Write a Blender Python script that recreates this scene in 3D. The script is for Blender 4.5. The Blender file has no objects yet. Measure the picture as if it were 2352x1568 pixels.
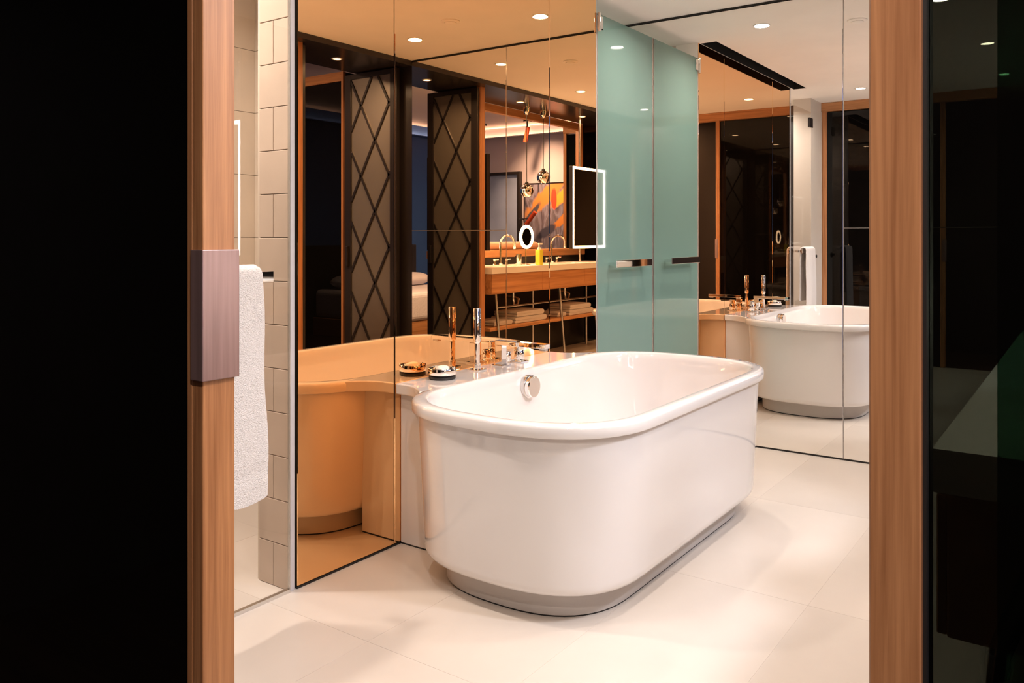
import bpy, bmesh, math, random
from mathutils import Vector, Matrix
random.seed(7)
S = bpy.context.scene
C = S.collection
PI = math.pi

# ------------------------------------------------------------------ camera, world, exposure
CAM = Vector((-1.850, 2.2226, 1.20)); TH = 0.6155; FPX = 1891.87; HOR = 545.0
cd = bpy.data.cameras.new('camera'); cam = bpy.data.objects.new('camera', cd); C.objects.link(cam)
cam.location = (CAM.x, -CAM.y, CAM.z)
cd.sensor_width = 36.0; cd.lens = FPX / 2352.0 * 36.0
cd.shift_y = (HOR - 784.0) / 2352.0
cd.clip_start = 0.02; cd.clip_end = 60
cam.rotation_euler = (PI / 2, 0, -PI / 2 + TH)
S.camera = cam
S.view_settings.view_transform = 'Standard'; S.view_settings.look = 'None'
S.view_settings.gamma = 1.0; S.view_settings.use_curve_mapping = False
S.view_settings.exposure = 0.30
w = bpy.data.worlds.new('world'); S.world = w; w.use_nodes = True
w.node_tree.nodes['Background'].inputs[0].default_value = (0.9, 0.85, 0.8, 1)
w.node_tree.nodes['Background'].inputs[1].default_value = 0.004
cy = S.cycles
cy.max_bounces = 16; cy.diffuse_bounces = 6; cy.glossy_bounces = 12; cy.transmission_bounces = 10
cy.transparent_max_bounces = 24; cy.sample_clamp_indirect = 14.0; cy.blur_glossy = 0.3
cy.use_denoising = True

# the plan below is drawn with y growing away from the bronze mirror; FL turns it into Blender's axes (world y = -y)
def FL(p): return Vector((p[0], -p[1], p[2]))

# ------------------------------------------------------------------ main dimensions (metres)
XB = 2.804           # clear mirror wall
AX = 2.092           # far end of the bronze mirror wall
SM1, SM2 = 0.502, 1.6156
CEIL = 2.538
SOF = 2.50           # dark soffit over the vanity and lattice doors
YS0, YS1 = 2.00, 2.57
XC = -1.06           # sliding door plane
BEDC = 2.80
XW = -2.24           # bedroom side wall
YBED = 5.70

# ------------------------------------------------------------------ materials
def new_mat(name):
    m = bpy.data.materials.new(name); m.use_nodes = True
    nt = m.node_tree; return m, nt, nt.nodes['Principled BSDF']

def pbr(name, col, rough=0.5, metal=0.0, spec=None, coat=0.0, noise=0.0, nscale=20, bump=0.0, bscale=80, stretch=None):
    m, nt, b = new_mat(name)
    b.inputs['Base Color'].default_value = (*col, 1); b.inputs['Roughness'].default_value = rough
    b.inputs['Metallic'].default_value = metal
    if spec is not None: b.inputs['Specular IOR Level'].default_value = spec
    b.inputs['Coat Weight'].default_value = coat; b.inputs['Coat Roughness'].default_value = 0.03
    if noise or bump:
        tc = nt.nodes.new('ShaderNodeTexCoord'); mp = nt.nodes.new('ShaderNodeMapping')
        nt.links.new(tc.outputs['Object'], mp.inputs['Vector'])
        if stretch: mp.inputs['Scale'].default_value = stretch
    if noise:
        n = nt.nodes.new('ShaderNodeTexNoise'); n.inputs['Scale'].default_value = nscale; n.inputs['Detail'].default_value = 6
        nt.links.new(mp.outputs['Vector'], n.inputs['Vector'])
        r = nt.nodes.new('ShaderNodeValToRGB')
        r.color_ramp.elements[0].position = 0.3; r.color_ramp.elements[1].position = 0.7
        r.color_ramp.elements[0].color = (*[c * (1 - noise) for c in col], 1)
        r.color_ramp.elements[1].color = (*[min(1, c * (1 + noise)) for c in col], 1)
        nt.links.new(n.outputs['Fac'], r.inputs['Fac']); nt.links.new(r.outputs['Color'], b.inputs['Base Color'])
    if bump:
        n2 = nt.nodes.new('ShaderNodeTexNoise'); n2.inputs['Scale'].default_value = bscale; n2.inputs['Detail'].default_value = 4
        nt.links.new(mp.outputs['Vector'], n2.inputs['Vector'])
        bp = nt.nodes.new('ShaderNodeBump'); bp.inputs['Strength'].default_value = bump; bp.inputs['Distance'].default_value = 0.01
        nt.links.new(n2.outputs['Fac'], bp.inputs['Height']); nt.links.new(bp.outputs['Normal'], b.inputs['Normal'])
    return m

def wood(name, c1, c2, axis='Z', rough=0.42, scale=1.0):
    m, nt, b = new_mat(name)
    tc = nt.nodes.new('ShaderNodeTexCoord'); mp = nt.nodes.new('ShaderNodeMapping')
    nt.links.new(tc.outputs['Object'], mp.inputs['Vector'])
    sc = {'X': (0.8, 30, 30), 'Y': (30, 0.8, 30), 'Z': (30, 30, 0.8)}[axis]
    mp.inputs['Scale'].default_value = [v * scale for v in sc]
    n = nt.nodes.new('ShaderNodeTexNoise'); n.inputs['Scale'].default_value = 2.2; n.inputs['Detail'].default_value = 8
    n.inputs['Roughness'].default_value = 0.62; n.inputs['Distortion'].default_value = 0.5
    nt.links.new(mp.outputs['Vector'], n.inputs['Vector'])
    n2 = nt.nodes.new('ShaderNodeTexNoise'); n2.inputs['Scale'].default_value = 9; n2.inputs['Detail'].default_value = 4
    nt.links.new(mp.outputs['Vector'], n2.inputs['Vector'])
    mx = nt.nodes.new('ShaderNodeMath'); mx.operation = 'MULTIPLY_ADD'; mx.inputs[1].default_value = 0.35
    nt.links.new(n2.outputs['Fac'], mx.inputs[0]); nt.links.new(n.outputs['Fac'], mx.inputs[2])
    r = nt.nodes.new('ShaderNodeValToRGB')
    r.color_ramp.elements[0].position = 0.42; r.color_ramp.elements[1].position = 0.86
    r.color_ramp.elements[0].color = (*c1, 1); r.color_ramp.elements[1].color = (*c2, 1)
    nt.links.new(mx.outputs[0], r.inputs['Fac']); nt.links.new(r.outputs['Color'], b.inputs['Base Color'])
    b.inputs['Roughness'].default_value = rough
    bp = nt.nodes.new('ShaderNodeBump'); bp.inputs['Strength'].default_value = 0.12; bp.inputs['Distance'].default_value = 0.002
    nt.links.new(mx.outputs[0], bp.inputs['Height']); nt.links.new(bp.outputs['Normal'], b.inputs['Normal'])
    return m

def emit(name, col, strength):
    m, nt, b = new_mat(name)
    b.inputs['Base Color'].default_value = (*col, 1)
    b.inputs['Emission Color'].default_value = (*col, 1); b.inputs['Emission Strength'].default_value = strength
    return m

def glass(name, tint, ior=1.5, rough=0.0):
    m = bpy.data.materials.new(name); m.use_nodes = True; nt = m.node_tree; nt.nodes.clear()
    o = nt.nodes.new('ShaderNodeOutputMaterial'); mix = nt.nodes.new('ShaderNodeMixShader')
    fr = nt.nodes.new('ShaderNodeFresnel'); fr.inputs['IOR'].default_value = ior
    tr = nt.nodes.new('ShaderNodeBsdfTransparent'); tr.inputs['Color'].default_value = (*tint, 1)
    gl = nt.nodes.new('ShaderNodeBsdfGlossy'); gl.inputs['Roughness'].default_value = rough
    ge = nt.nodes.new('ShaderNodeNewGeometry'); inv = nt.nodes.new('ShaderNodeMath'); inv.operation = 'SUBTRACT'; inv.inputs[0].default_value = 1.0
    mu = nt.nodes.new('ShaderNodeMath'); mu.operation = 'MULTIPLY'
    nt.links.new(ge.outputs['Backfacing'], inv.inputs[1]); nt.links.new(inv.outputs[0], mu.inputs[0]); nt.links.new(fr.outputs[0], mu.inputs[1])
    nt.links.new(mu.outputs[0], mix.inputs[0]); nt.links.new(tr.outputs[0], mix.inputs[1]); nt.links.new(gl.outputs[0], mix.inputs[2])
    nt.links.new(mix.outputs[0], o.inputs['Surface'])
    return m

M = {}
M['bronze_mirror'] = pbr('bronze_mirror', (0.97, 0.575, 0.27), 0.0, 1.0)
M['mirror'] = pbr('clear_mirror', (0.95, 0.935, 0.90), 0.0, 1.0)
M['black_back'] = pbr('black_backing', (0.012, 0.010, 0.009), 0.6)
M['edge'] = pbr('polished_glass_edge', (0.55, 0.52, 0.48), 0.15, 0.6)
M['ceil'] = pbr('ceiling_paint', (0.95, 0.92, 0.885), 0.75, noise=0.02, nscale=3)
M['paint'] = pbr('beige_paint', (0.58, 0.53, 0.48), 0.7, noise=0.03, nscale=4)
M['tile'] = pbr('shower_tile', (0.56, 0.44, 0.345), 0.32, noise=0.06, nscale=5, bump=0.05, bscale=30)
M['tile2'] = pbr('shower_tile_light', (0.68, 0.58, 0.47), 0.32, noise=0.05, nscale=4, bump=0.05, bscale=30)
M['grout'] = pbr('grout', (0.30, 0.25, 0.20), 0.9, noise=0.1, nscale=40)
M['fgrout'] = pbr('floor_grout', (0.585, 0.53, 0.47), 0.6, noise=0.03, nscale=40)
M['floor'] = [pbr('floor_tile_%s' % k, tuple(c * f for c in (0.585, 0.53, 0.475)), 0.30, noise=0.05, nscale=2.5, bump=0.02, bscale=12)
              for k, f in zip('abc', (1.0, 0.965, 1.02))]
M['acrylic'] = pbr('white_acrylic', (0.745, 0.715, 0.70), 0.07, coat=0.6)
M['plinth'] = pbr('grey_plinth', (0.50, 0.46, 0.43), 0.35)
M['chrome'] = pbr('chrome', (0.92, 0.91, 0.90), 0.03, 1.0)
M['steel'] = pbr('satin_steel', (0.70, 0.69, 0.68), 0.22, 1.0)
M['alu'] = pbr('pale_aluminium', (0.58, 0.57, 0.60), 0.45, 0.35)
M['rubber'] = pbr('black_rubber', (0.015, 0.013, 0.012), 0.5)
M['soap'] = pbr('soap', (0.85, 0.80, 0.70), 0.45)
M['wood'] = wood('oak_vertical', (0.27, 0.10, 0.035), (0.56, 0.26, 0.11), 'Z')
M['woodx'] = wood('oak_along', (0.30, 0.125, 0.042), (0.60, 0.30, 0.13), 'X', scale=0.55)
M['woody'] = wood('oak_header', (0.30, 0.12, 0.04), (0.58, 0.28, 0.12), 'Y')
M['plate'] = pbr('mauve_bronze_plate', (0.34, 0.22, 0.21), 0.36, 0.55, noise=0.18, nscale=6, stretch=(18, 18, 0.6))
M['black_glass'] = pbr('black_glass', (0.0025, 0.0022, 0.002), 0.015, spec=0.30)
M['tint_glass'] = glass('smoked_glass', (0.165, 0.178, 0.155))
M['tint_glass2'] = glass('smoked_green_glass', (0.24, 0.42, 0.33))
M['shower_glass'] = glass('clear_glass', (0.985, 0.98, 0.97))
M['black_paint'] = pbr('black_lacquer', (0.018, 0.015, 0.016), 0.28)
M['soffit'] = pbr('dark_soffit', (0.035, 0.028, 0.029), 0.22)
M['towel'] = pbr('terry_towel', (0.83, 0.80, 0.79), 0.95, bump=0.9, bscale=260)
M['smoked'] = pbr('smoked_lattice_glass', (0.25, 0.23, 0.21), 0.30, 0.6)
M['bedwall'] = pbr('mauve_wall', (0.42, 0.40, 0.52), 0.8, noise=0.03, nscale=3)
M['bedceil'] = pbr('bedroom_ceiling', (0.62, 0.60, 0.68), 0.8)
M['darkwall'] = pbr('darkened_hall_wall', (0.035, 0.022, 0.016), 0.5)  # hall walls coloured dark so the black glass door reflects little light
M['hallceil'] = pbr('darkened_hall_ceiling', (0.12, 0.10, 0.10), 0.7)  # ceiling colour darkened too, keeping the door's reflection black
M['blue'] = pbr('navy_wall', (0.020, 0.085, 0.33), 0.7)
M['bedfloor'] = wood('dark_floor', (0.025, 0.012, 0.008), (0.06, 0.03, 0.018), 'Y', 0.35, 0.4)
M['linen'] = pbr('bed_linen', (0.72, 0.70, 0.78), 0.9, bump=0.3, bscale=40)
M['salmon'] = pbr('salmon_fabric', (0.62, 0.42, 0.33), 0.85, bump=0.2, bscale=150)
M['corian'] = pbr('white_countertop', (0.82, 0.78, 0.72), 0.25)
M['red'] = pbr('red_copper', (0.50, 0.07, 0.03), 0.3, 0.5)
M['oil'] = pbr('yellow_soap', (0.75, 0.72, 0.08), 0.15, coat=0.5)
M['white_plastic'] = pbr('white_plastic', (0.8, 0.79, 0.76), 0.35)
M['mirror_blue'] = pbr('pale_blue_reflection', (0.34, 0.44, 0.74), 0.25, coat=0.4, noise=0.25, nscale=1.4)  # pale blue reflection painted into the mirror's own colour
M['led'] = emit('led_strip', (1.0, 0.93, 0.84), 20.0)
M['lens'] = emit('lamp_lens', (1.0, 0.90, 0.74), 30.0)
M['lens2'] = emit('soft_lens', (1.0, 0.93, 0.82), 6.0)
M['cove'] = emit('cove_strip', (1.0, 0.82, 0.70), 3.0)
M['added_uplight'] = emit('added_uplight_strip', (1.0, 0.80, 0.74), 18.0)  # for strips added to brighten the bedroom ceiling

def frosted():
    m, nt, b = new_mat('frosted_green_glass')
    b.inputs['Base Color'].default_value = (0.275, 0.435, 0.385, 1)
    b.inputs['Roughness'].default_value = 0.03; b.inputs['Specular IOR Level'].default_value = 0.6
    t = nt.nodes.new('ShaderNodeBsdfTranslucent'); t.inputs['Color'].default_value = (0.30, 0.50, 0.44, 1)
    mx = nt.nodes.new('ShaderNodeMixShader'); mx.inputs[0].default_value = 0.28
    out = nt.nodes['Material Output']
    nt.links.new(b.outputs[0], mx.inputs[1]); nt.links.new(t.outputs[0], mx.inputs[2]); nt.links.new(mx.outputs[0], out.inputs['Surface'])
    return m
M['frosted'] = frosted()

def canvas():
    m, nt, b = new_mat('abstract_canvas')
    tc = nt.nodes.new('ShaderNodeTexCoord'); mp = nt.nodes.new('ShaderNodeMapping')
    mp.inputs['Rotation'].default_value = (math.radians(-48), 0, 0); mp.inputs['Scale'].default_value = (1, 5.5, 1.3)
    nt.links.new(tc.outputs['Object'], mp.inputs['Vector'])
    n = nt.nodes.new('ShaderNodeTexNoise'); n.inputs['Scale'].default_value = 1.5; n.inputs['Detail'].default_value = 5; n.inputs['Distortion'].default_value = 0.8
    nt.links.new(mp.outputs['Vector'], n.inputs['Vector'])
    r = nt.nodes.new('ShaderNodeValToRGB'); e = r.color_ramp.elements
    e[0].position = 0.30; e[0].color = (0.03, 0.03, 0.05, 1); e[1].position = 0.72; e[1].color = (0.30, 0.28, 0.38, 1)
    for p, c in ((0.42, (0.12, 0.10, 0.15, 1)), (0.50, (0.22, 0.22, 0.34, 1)), (0.54, (0.16, 0.14, 0.20, 1)), (0.62, (0.10, 0.09, 0.13, 1))):
        x = e.new(p); x.color = c
    nt.links.new(n.outputs['Fac'], r.inputs['Fac']); prev = r.outputs['Color']
    # broad brush strokes: soft-edged rotated ellipses (y, z, half length, half width, angle, colour)
    for y, z, hl, hw, ang, c in ((0.02, 0.30, 0.62, 0.13, -50, (0.50, 0.22, 0.06)), (0.34, 0.33, 0.40, 0.10, -52, (0.75, 0.36, 0.05)), (0.12, 0.24, 0.19, 0.055, 0, (0.85, 0.06, 0.03)),
                                 (0.27, -0.05, 0.34, 0.07, -55, (0.50, 0.20, 0.05)), (-0.25, 0.02, 0.26, 0.06, -40, (0.06, 0.06, 0.09)), (0.0, -0.22, 0.25, 0.09, -60, (0.05, 0.05, 0.09))):
        m2 = nt.nodes.new('ShaderNodeMapping'); m2.vector_type = 'TEXTURE'
        m2.inputs['Location'].default_value = (0, y, z); m2.inputs['Rotation'].default_value = (math.radians(ang), 0, 0); m2.inputs['Scale'].default_value = (1000, hw, hl)
        nt.links.new(tc.outputs['Object'], m2.inputs['Vector'])
        ln = nt.nodes.new('ShaderNodeVectorMath'); ln.operation = 'LENGTH'; nt.links.new(m2.outputs['Vector'], ln.inputs[0])
        ad = nt.nodes.new('ShaderNodeMath'); ad.operation = 'MULTIPLY_ADD'; ad.inputs[1].default_value = 0.9
        nt.links.new(n.outputs['Fac'], ad.inputs[0]); nt.links.new(ln.outputs['Value'], ad.inputs[2])
        rp = nt.nodes.new('ShaderNodeValToRGB'); rp.color_ramp.elements[0].position = 0.98; rp.color_ramp.elements[1].position = 1.0
        sb = nt.nodes.new('ShaderNodeMath'); sb.operation = 'MULTIPLY'; sb.inputs[1].default_value = 0.72; nt.links.new(ad.outputs[0], sb.inputs[0])
        rp.color_ramp.elements[0].position = 0.78; rp.color_ramp.elements[0].color = (1, 1, 1, 1); rp.color_ramp.elements[1].position = 0.95; rp.color_ramp.elements[1].color = (0, 0, 0, 1)
        nt.links.new(sb.outputs[0], rp.inputs['Fac'])
        mx = nt.nodes.new('ShaderNodeMix'); mx.data_type = 'RGBA'; mx.inputs[7].default_value = (*c, 1)
        nt.links.new(rp.outputs['Color'], mx.inputs[0]); nt.links.new(prev, mx.inputs[6]); prev = mx.outputs[2]
    nt.links.new(prev, b.inputs['Base Color'])
    b.inputs['Roughness'].default_value = 0.5
    return m
M['canvas'] = canvas()

# ------------------------------------------------------------------ helpers
OFF = {}
def off(o): return OFF.get(o.name, Vector((0, 0, 0))) if o else Vector((0, 0, 0))

def tag(o, label=None, cat=None, group=None, kind=None):
    if label: o['label'] = label
    if cat: o['category'] = cat
    if group: o['group'] = group
    if kind: o['kind'] = kind
    return o

def thing(name, label, cat, loc, group=None, kind=None):
    o = bpy.data.objects.new(name, None); C.objects.link(o); o.empty_display_size = 0.05
    o.location = FL(loc); OFF[o.name] = FL(loc)
    return tag(o, label, cat, group, kind)

def mesh(name, bm, mat, parent=None, smooth=False, bevel=0.0, seg=2, origin=None):
    """bm is in world coordinates; the object's origin is put at its parent's origin (or at `origin`)."""
    po = off(parent); org = FL(origin) if origin is not None else po
    for v in bm.verts: v.co.y = -v.co.y
    bmesh.ops.translate(bm, verts=bm.verts, vec=-org)
    bmesh.ops.recalc_face_normals(bm, faces=bm.faces)
    me = bpy.data.meshes.new(name); bm.to_mesh(me); bm.free()
    o = bpy.data.objects.new(name, me); C.objects.link(o)
    if parent: o.parent = parent
    o.location = org - po; OFF[o.name] = org
    mats = mat if isinstance(mat, (list, tuple)) else [mat]
    for m in mats: me.materials.append(M[m] if isinstance(m, str) else m)
    if smooth:
        for p in me.polygons: p.use_smooth = True
        try: me.set_sharp_from_angle(angle=math.radians(38))
        except Exception: pass
    if bevel:
        md = o.modifiers.new('bevel', 'BEVEL'); md.width = bevel; md.segments = seg; md.limit_method = 'ANGLE'; md.angle_limit = math.radians(40)
    return o

def add_box(bm, x0, x1, y0, y1, z0, z1):
    v = [bm.verts.new(p) for p in ((x0, y0, z0), (x1, y0, z0), (x1, y1, z0), (x0, y1, z0), (x0, y0, z1), (x1, y0, z1), (x1, y1, z1), (x0, y1, z1))]
    for f in ((0, 3, 2, 1), (4, 5, 6, 7), (0, 1, 5, 4), (1, 2, 6, 5), (2, 3, 7, 6), (3, 0, 4, 7)): bm.faces.new([v[i] for i in f])

def box(name, x0, x1, y0, y1, z0, z1, mat, parent=None, bevel=0.0, seg=2, origin=None):
    bm = bmesh.new(); add_box(bm, x0, x1, y0, y1, z0, z1)
    if origin is None and parent is None: origin = ((x0 + x1) / 2, (y0 + y1) / 2, z0)
    return mesh(name, bm, mat, parent, bevel=bevel, seg=seg, origin=origin)

def add_rev(bm, prof, c, axis='Z', n=32, caps=True):
    """surface of revolution: prof = [(r, h)], around an axis through c"""
    rings = []
    for r, h in prof:
        ring = []
        for i in range(n):
            a = 2 * PI * i / n; u, v = r * math.cos(a), r * math.sin(a)
            p = {'Z': (u, v, h), 'Y': (u, h, v), 'X': (h, u, v)}[axis]
            ring.append(bm.verts.new((c[0] + p[0], c[1] + p[1], c[2] + p[2])))
        rings.append(ring)
    for a, b in zip(rings, rings[1:]):
        for i in range(n): bm.faces.new((a[i], a[(i + 1) % n], b[(i + 1) % n], b[i]))
    if caps: bm.faces.new(rings[0]); bm.faces.new(rings[-1])

def rev(name, prof, c, mat, parent=None, axis='Z', n=32, smooth=True, origin=None):
    bm = bmesh.new(); add_rev(bm, prof, c, axis, n)
    if origin is None and parent is None: origin = c
    return mesh(name, bm, mat, parent, smooth, origin=origin)

def add_tube(bm, pts, r, n=12):
    pts = [Vector(p) for p in pts]; rings = []; up = None
    for i, p in enumerate(pts):
        d = (pts[min(i + 1, len(pts) - 1)] - pts[max(i - 1, 0)]).normalized()
        if up is None:
            up = Vector((0, 0, 1)) if abs(d.z) < 0.9 else Vector((1, 0, 0))
        a = d.cross(up).normalized(); b = a.cross(d).normalized(); up = b
        rr = r[i] if isinstance(r, (list, tuple)) else r
        rings.append([bm.verts.new(p + rr * (math.cos(2 * PI * k / n) * a + math.sin(2 * PI * k / n) * b)) for k in range(n)])
    for A, B in zip(rings, rings[1:]):
        for k in range(n): bm.faces.new((A[k], A[(k + 1) % n], B[(k + 1) % n], B[k]))
    bm.faces.new(rings[0]); bm.faces.new(rings[-1])

def tube(name, pts, r, mat, parent=None, n=12, origin=None):
    bm = bmesh.new(); add_tube(bm, pts, r, n)
    if origin is None and parent is None: origin = pts[0]
    return mesh(name, bm, mat, parent, True, origin=origin)

def loft(bm, rings, cap0=True, cap1=True):
    R = [[bm.verts.new(p) for p in ring] for ring in rings]; n = len(R[0])
    for A, B in zip(R, R[1:]):
        for k in range(n): bm.faces.new((A[k], A[(k + 1) % n], B[(k + 1) % n], B[k]))
    if cap0: bm.faces.new(R[0])
    if cap1: bm.faces.new(R[-1])

def lamp(name, kind, loc, energy, col, parent=None, size=0.08, spread=PI, target=None, sy=None):
    d = bpy.data.lights.new(name, kind); d.energy = energy; d.color = col
    if kind == 'AREA':
        d.shape = 'RECTANGLE' if sy else 'DISK'; d.size = size; d.spread = spread
        if sy: d.size_y = sy
    else: d.shadow_soft_size = size
    o = bpy.data.objects.new(name, d); C.objects.link(o)
    if parent: o.parent = parent
    o.location = FL(loc) - off(parent)
    if target is not None:
        o.rotation_euler = (FL(target) - FL(loc)).to_track_quat('-Z', 'Y').to_euler()
    return o

WARM = (1.0, 0.865, 0.775)
COOL = (0.86, 0.88, 1.0)

# ------------------------------------------------------------------ floor
fl = box('floor', XC, XB + 0.05, -1.15, 2.60, -0.06, -0.0006, 'fgrout', origin=(0, 0, -0.06))
tag(fl, 'pale beige large-format tile floor of the bathroom', 'floor', kind='structure')
TX, TY, JX, JY = 1.0, 0.5, -0.10, 0.46
def span(a0, a1, j, t):
    k = math.floor((a0 - j) / t); out = []
    while j + k * t < a1:
        s, e = max(a0, j + k * t), min(a1, j + (k + 1) * t)
        if e - s > 0.02: out.append((s, e))
        k += 1
    return out
for i, (x0, x1) in enumerate(span(XC, XB, JX, TX)):
    for j, (y0, y1) in enumerate(span(-1.12, 2.60, JY, TY)):
        g = 0.0005
        box('tile', x0 + g, x1 - g, y0 + g, y1 - g, -0.02, 0.0, M['floor'][random.randrange(3)], fl)
bf = box('floor_bedroom', XW - 0.05, 3.2, 2.60, YBED + 0.1, -0.06, 0.0, 'bedfloor', origin=(0, 4, -0.06))
tag(bf, 'dark brown timber floor of the bedroom', 'floor', kind='structure')
hf = box('floor_hall', XW - 0.05, XC, -0.6, 2.60, -0.06, 0.0, 'bedfloor', origin=(-1.6, 1, -0.06))
tag(hf, 'dark brown timber floor outside the sliding doors', 'floor', kind='structure')

# ------------------------------------------------------------------ ceiling with a black slot along the bronze mirror
SX0, SX1, SY1 = -0.10, 2.06, 0.115
bm = bmesh.new()
add_box(bm, XC - 0.2, SX0, 0.0, YS0, CEIL, CEIL + 0.05); add_box(bm, SX1, XB + 0.03, 0.0, YS0, CEIL, CEIL + 0.05)
add_box(bm, SX0, SX1, SY1, YS0, CEIL, CEIL + 0.05); add_box(bm, XC - 0.2, XB + 0.03, -1.2, 0.0, CEIL, CEIL + 0.05)
ce = mesh('ceiling', bm, 'ceil', origin=(0.9, 0.6, CEIL))
tag(ce, 'plain off-white plastered bathroom ceiling', 'ceiling', kind='structure')
bm = bmesh.new()
add_box(bm, SX0, SX1, 0.0, SY1, CEIL + 0.16, CEIL + 0.17)
add_box(bm, SX0, SX1, -0.01, 0.0, CEIL + 0.051, CEIL + 0.17); add_box(bm, SX0, SX1, SY1, SY1 + 0.01, CEIL + 0.051, CEIL + 0.17)
add_box(bm, SX0 - 0.01, SX0, 0, SY1, CEIL + 0.051, CEIL + 0.17); add_box(bm, SX1, SX1 + 0.01, 0, SY1, CEIL + 0.051, CEIL + 0.17)
add_box(bm, SX0, SX1, 0.001, 0.004, CEIL + 0.0005, CEIL + 0.16); add_box(bm, SX0, SX1, SY1 - 0.004, SY1 - 0.001, CEIL + 0.0005, CEIL + 0.16)
add_box(bm, SX0 + 0.001, SX0 + 0.004, 0, SY1, CEIL + 0.0005, CEIL + 0.16); add_box(bm, SX1 - 0.004, SX1 - 0.001, 0, SY1, CEIL + 0.0005, CEIL + 0.16)
tag(mesh('slot_lining', bm, 'black_back', ce), 'black recessed slot above the bronze mirror')
sf = box('ceiling_soffit', XC - 0.1, XB + 0.05, YS0, YS1, SOF, CEIL + 0.05, 'soffit', origin=(0.9, 2.28, SOF))
tag(sf, 'dark glossy lowered ceiling strip above the vanity', 'ceiling', kind='structure')
bc = box('ceiling_bedroom', XW - 0.05, 3.2, YS1, YBED + 0.1, BEDC, BEDC + 0.05, 'bedceil', origin=(0, 4, BEDC))
tag(bc, 'plain bedroom ceiling above the doorway opening', 'ceiling', kind='structure')
hc = box('ceiling_hall', XW - 0.05, XC - 0.2, -0.6, YS1, BEDC, BEDC + 0.05, 'hallceil', origin=(-1.7, 1, BEDC))
tag(hc, 'plain ceiling outside the sliding doors', 'ceiling', kind='structure')
box('bulkhead', XC - 0.2, XC - 0.1, -0.6, YS1, CEIL, BEDC, 'hallceil', hc)
box('bulkhead', XC - 0.1, 3.2, YS1, YS1 + 0.03, CEIL + 0.05, BEDC, 'bedceil', bc)

# ------------------------------------------------------------------ bronze mirror wall (left) with tiled end
wl = box('wall_left', 0.012, AX, -0.165, -0.010, 0, CEIL, 'black_back', origin=(1.0, -0.09, 0))
tag(wl, 'wall clad in bronze-tinted mirror with a beige tiled end', 'wall', kind='structure')
gp = 0.0022
for a, b_, lb in ((0.022, SM1, 'narrow bronze mirror panel beside the shower glass'), (SM1, SM2, 'wide bronze mirror panel behind the bath taps'), (SM2, AX, 'narrow bronze mirror panel beside the green glass door')):
    tag(box('mirror_panel', a + gp, b_ - gp, -0.006, 0.0, 0.008, CEIL - 0.004 if a > SX1 else CEIL - 0.001, 'bronze_mirror', wl, bevel=0.0022, seg=1), lb)
box('bottom_channel', 0.022, AX, -0.008, 0.0005, 0.0, 0.007, 'black_back', wl)
# metal edge profile at the near end
tag(box('edge_profile', -0.006, 0.012, -0.012, 0.0, 0.0, CEIL, 'alu', wl, bevel=0.002), 'slim metal edge profile')
th_ = 0.1499; g = 0.0012
box('end_bed', 0.002, 0.012, -0.165, -0.012, 0, CEIL, 'grout', wl)
k = 0; z = 0.0
while z < CEIL - 0.01:
    z1 = min(z + th_, CEIL)
    cols = [(-0.167, -0.012)] if k % 2 == 1 else [(-0.167, -0.090), (-0.090, -0.012)]
    for y0, y1 in cols: box('tile', -0.006, 0.004, y0 + g, y1 - g, z + g, z1 - g, 'tile', wl, bevel=0.0012, seg=1)
    z = z1; k += 1
# back of the pier, shower side
box('tile_lining', 0.0, 0.69, -0.180, -0.166, 0, CEIL, 'tile2', wl)

# shower walls
wsb = box('wall_shower_back', -1.10, 0.70, -1.16, -1.10, 0, CEIL, 'grout'); tag(wsb, 'beige tiled back wall of the shower', 'wall', kind='structure')
wss = box('wall_shower_side', 0.69, 0.75, -1.16, -0.166, 0, CEIL, 'grout'); tag(wss, 'beige tiled side wall of the shower', 'wall', kind='structure')
for r_ in range(9):
    z0 = r_ * 0.30; z1 = min(z0 + 0.30, CEIL)
    for i, (a, b_) in enumerate(span(-1.10, 0.69, -0.31 + 0.3 * (r_ % 2) * 0, 0.60)):
        box('tile', a + g, b_ - g, -1.102, -1.096, z0 + g, z1 - g, 'tile2', wsb)
    for a, b_ in span(-1.096, -0.18, -1.096, 0.46):
        box('tile', 0.686, 0.692, a + g, b_ - g, z0 + g, z1 - g, 'tile2', wss)

# ------------------------------------------------------------------ clear mirror wall (right)
wr = box('wall_right', XB + 0.008, XB + 0.06, -1.20, 2.0, 0, CEIL, 'black_back', origin=(XB, 0.5, 0))
tag(wr, 'wall clad in clear mirror panels from floor to ceiling', 'wall', kind='structure')
YM, ZM = 1.1175, 1.25
for y0, y1, z0, z1, lb in ((-1.19, YM, 0.006, CEIL - 0.012, 'tall clear mirror panel reflecting the bathtub'), (YM, 1.998, ZM, CEIL - 0.012, 'upper clear mirror panel above the horizontal joint'), (YM, 1.998, 0.006, ZM, 'lower clear mirror panel below the horizontal joint')):
    tag(box('mirror_panel', XB, XB + 0.006, y0 + gp, y1 - gp, z0 + gp, z1 - gp, 'mirror', wr, bevel=0.0012, seg=1), lb)
box('joint_strip', XB + 0.001, XB + 0.0075, YM - 0.0016, YM + 0.0016, 0.006, CEIL - 0.012, 'edge', wr)
box('joint_strip', XB + 0.001, XB + 0.0075, YM + 0.002, 1.998, ZM - 0.0016, ZM + 0.0016, 'edge', wr)
box('top_gap_shade', XB - 0.001, XB + 0.008, -1.19, 1.998, CEIL - 0.012, CEIL - 0.0005, 'black_back', wr)  # black strip standing in for the shadow in the ceiling gap
box('bottom_gap', XB - 0.001, XB + 0.008, -1.19, 1.998, 0.0, 0.006, 'black_back', wr)
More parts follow.
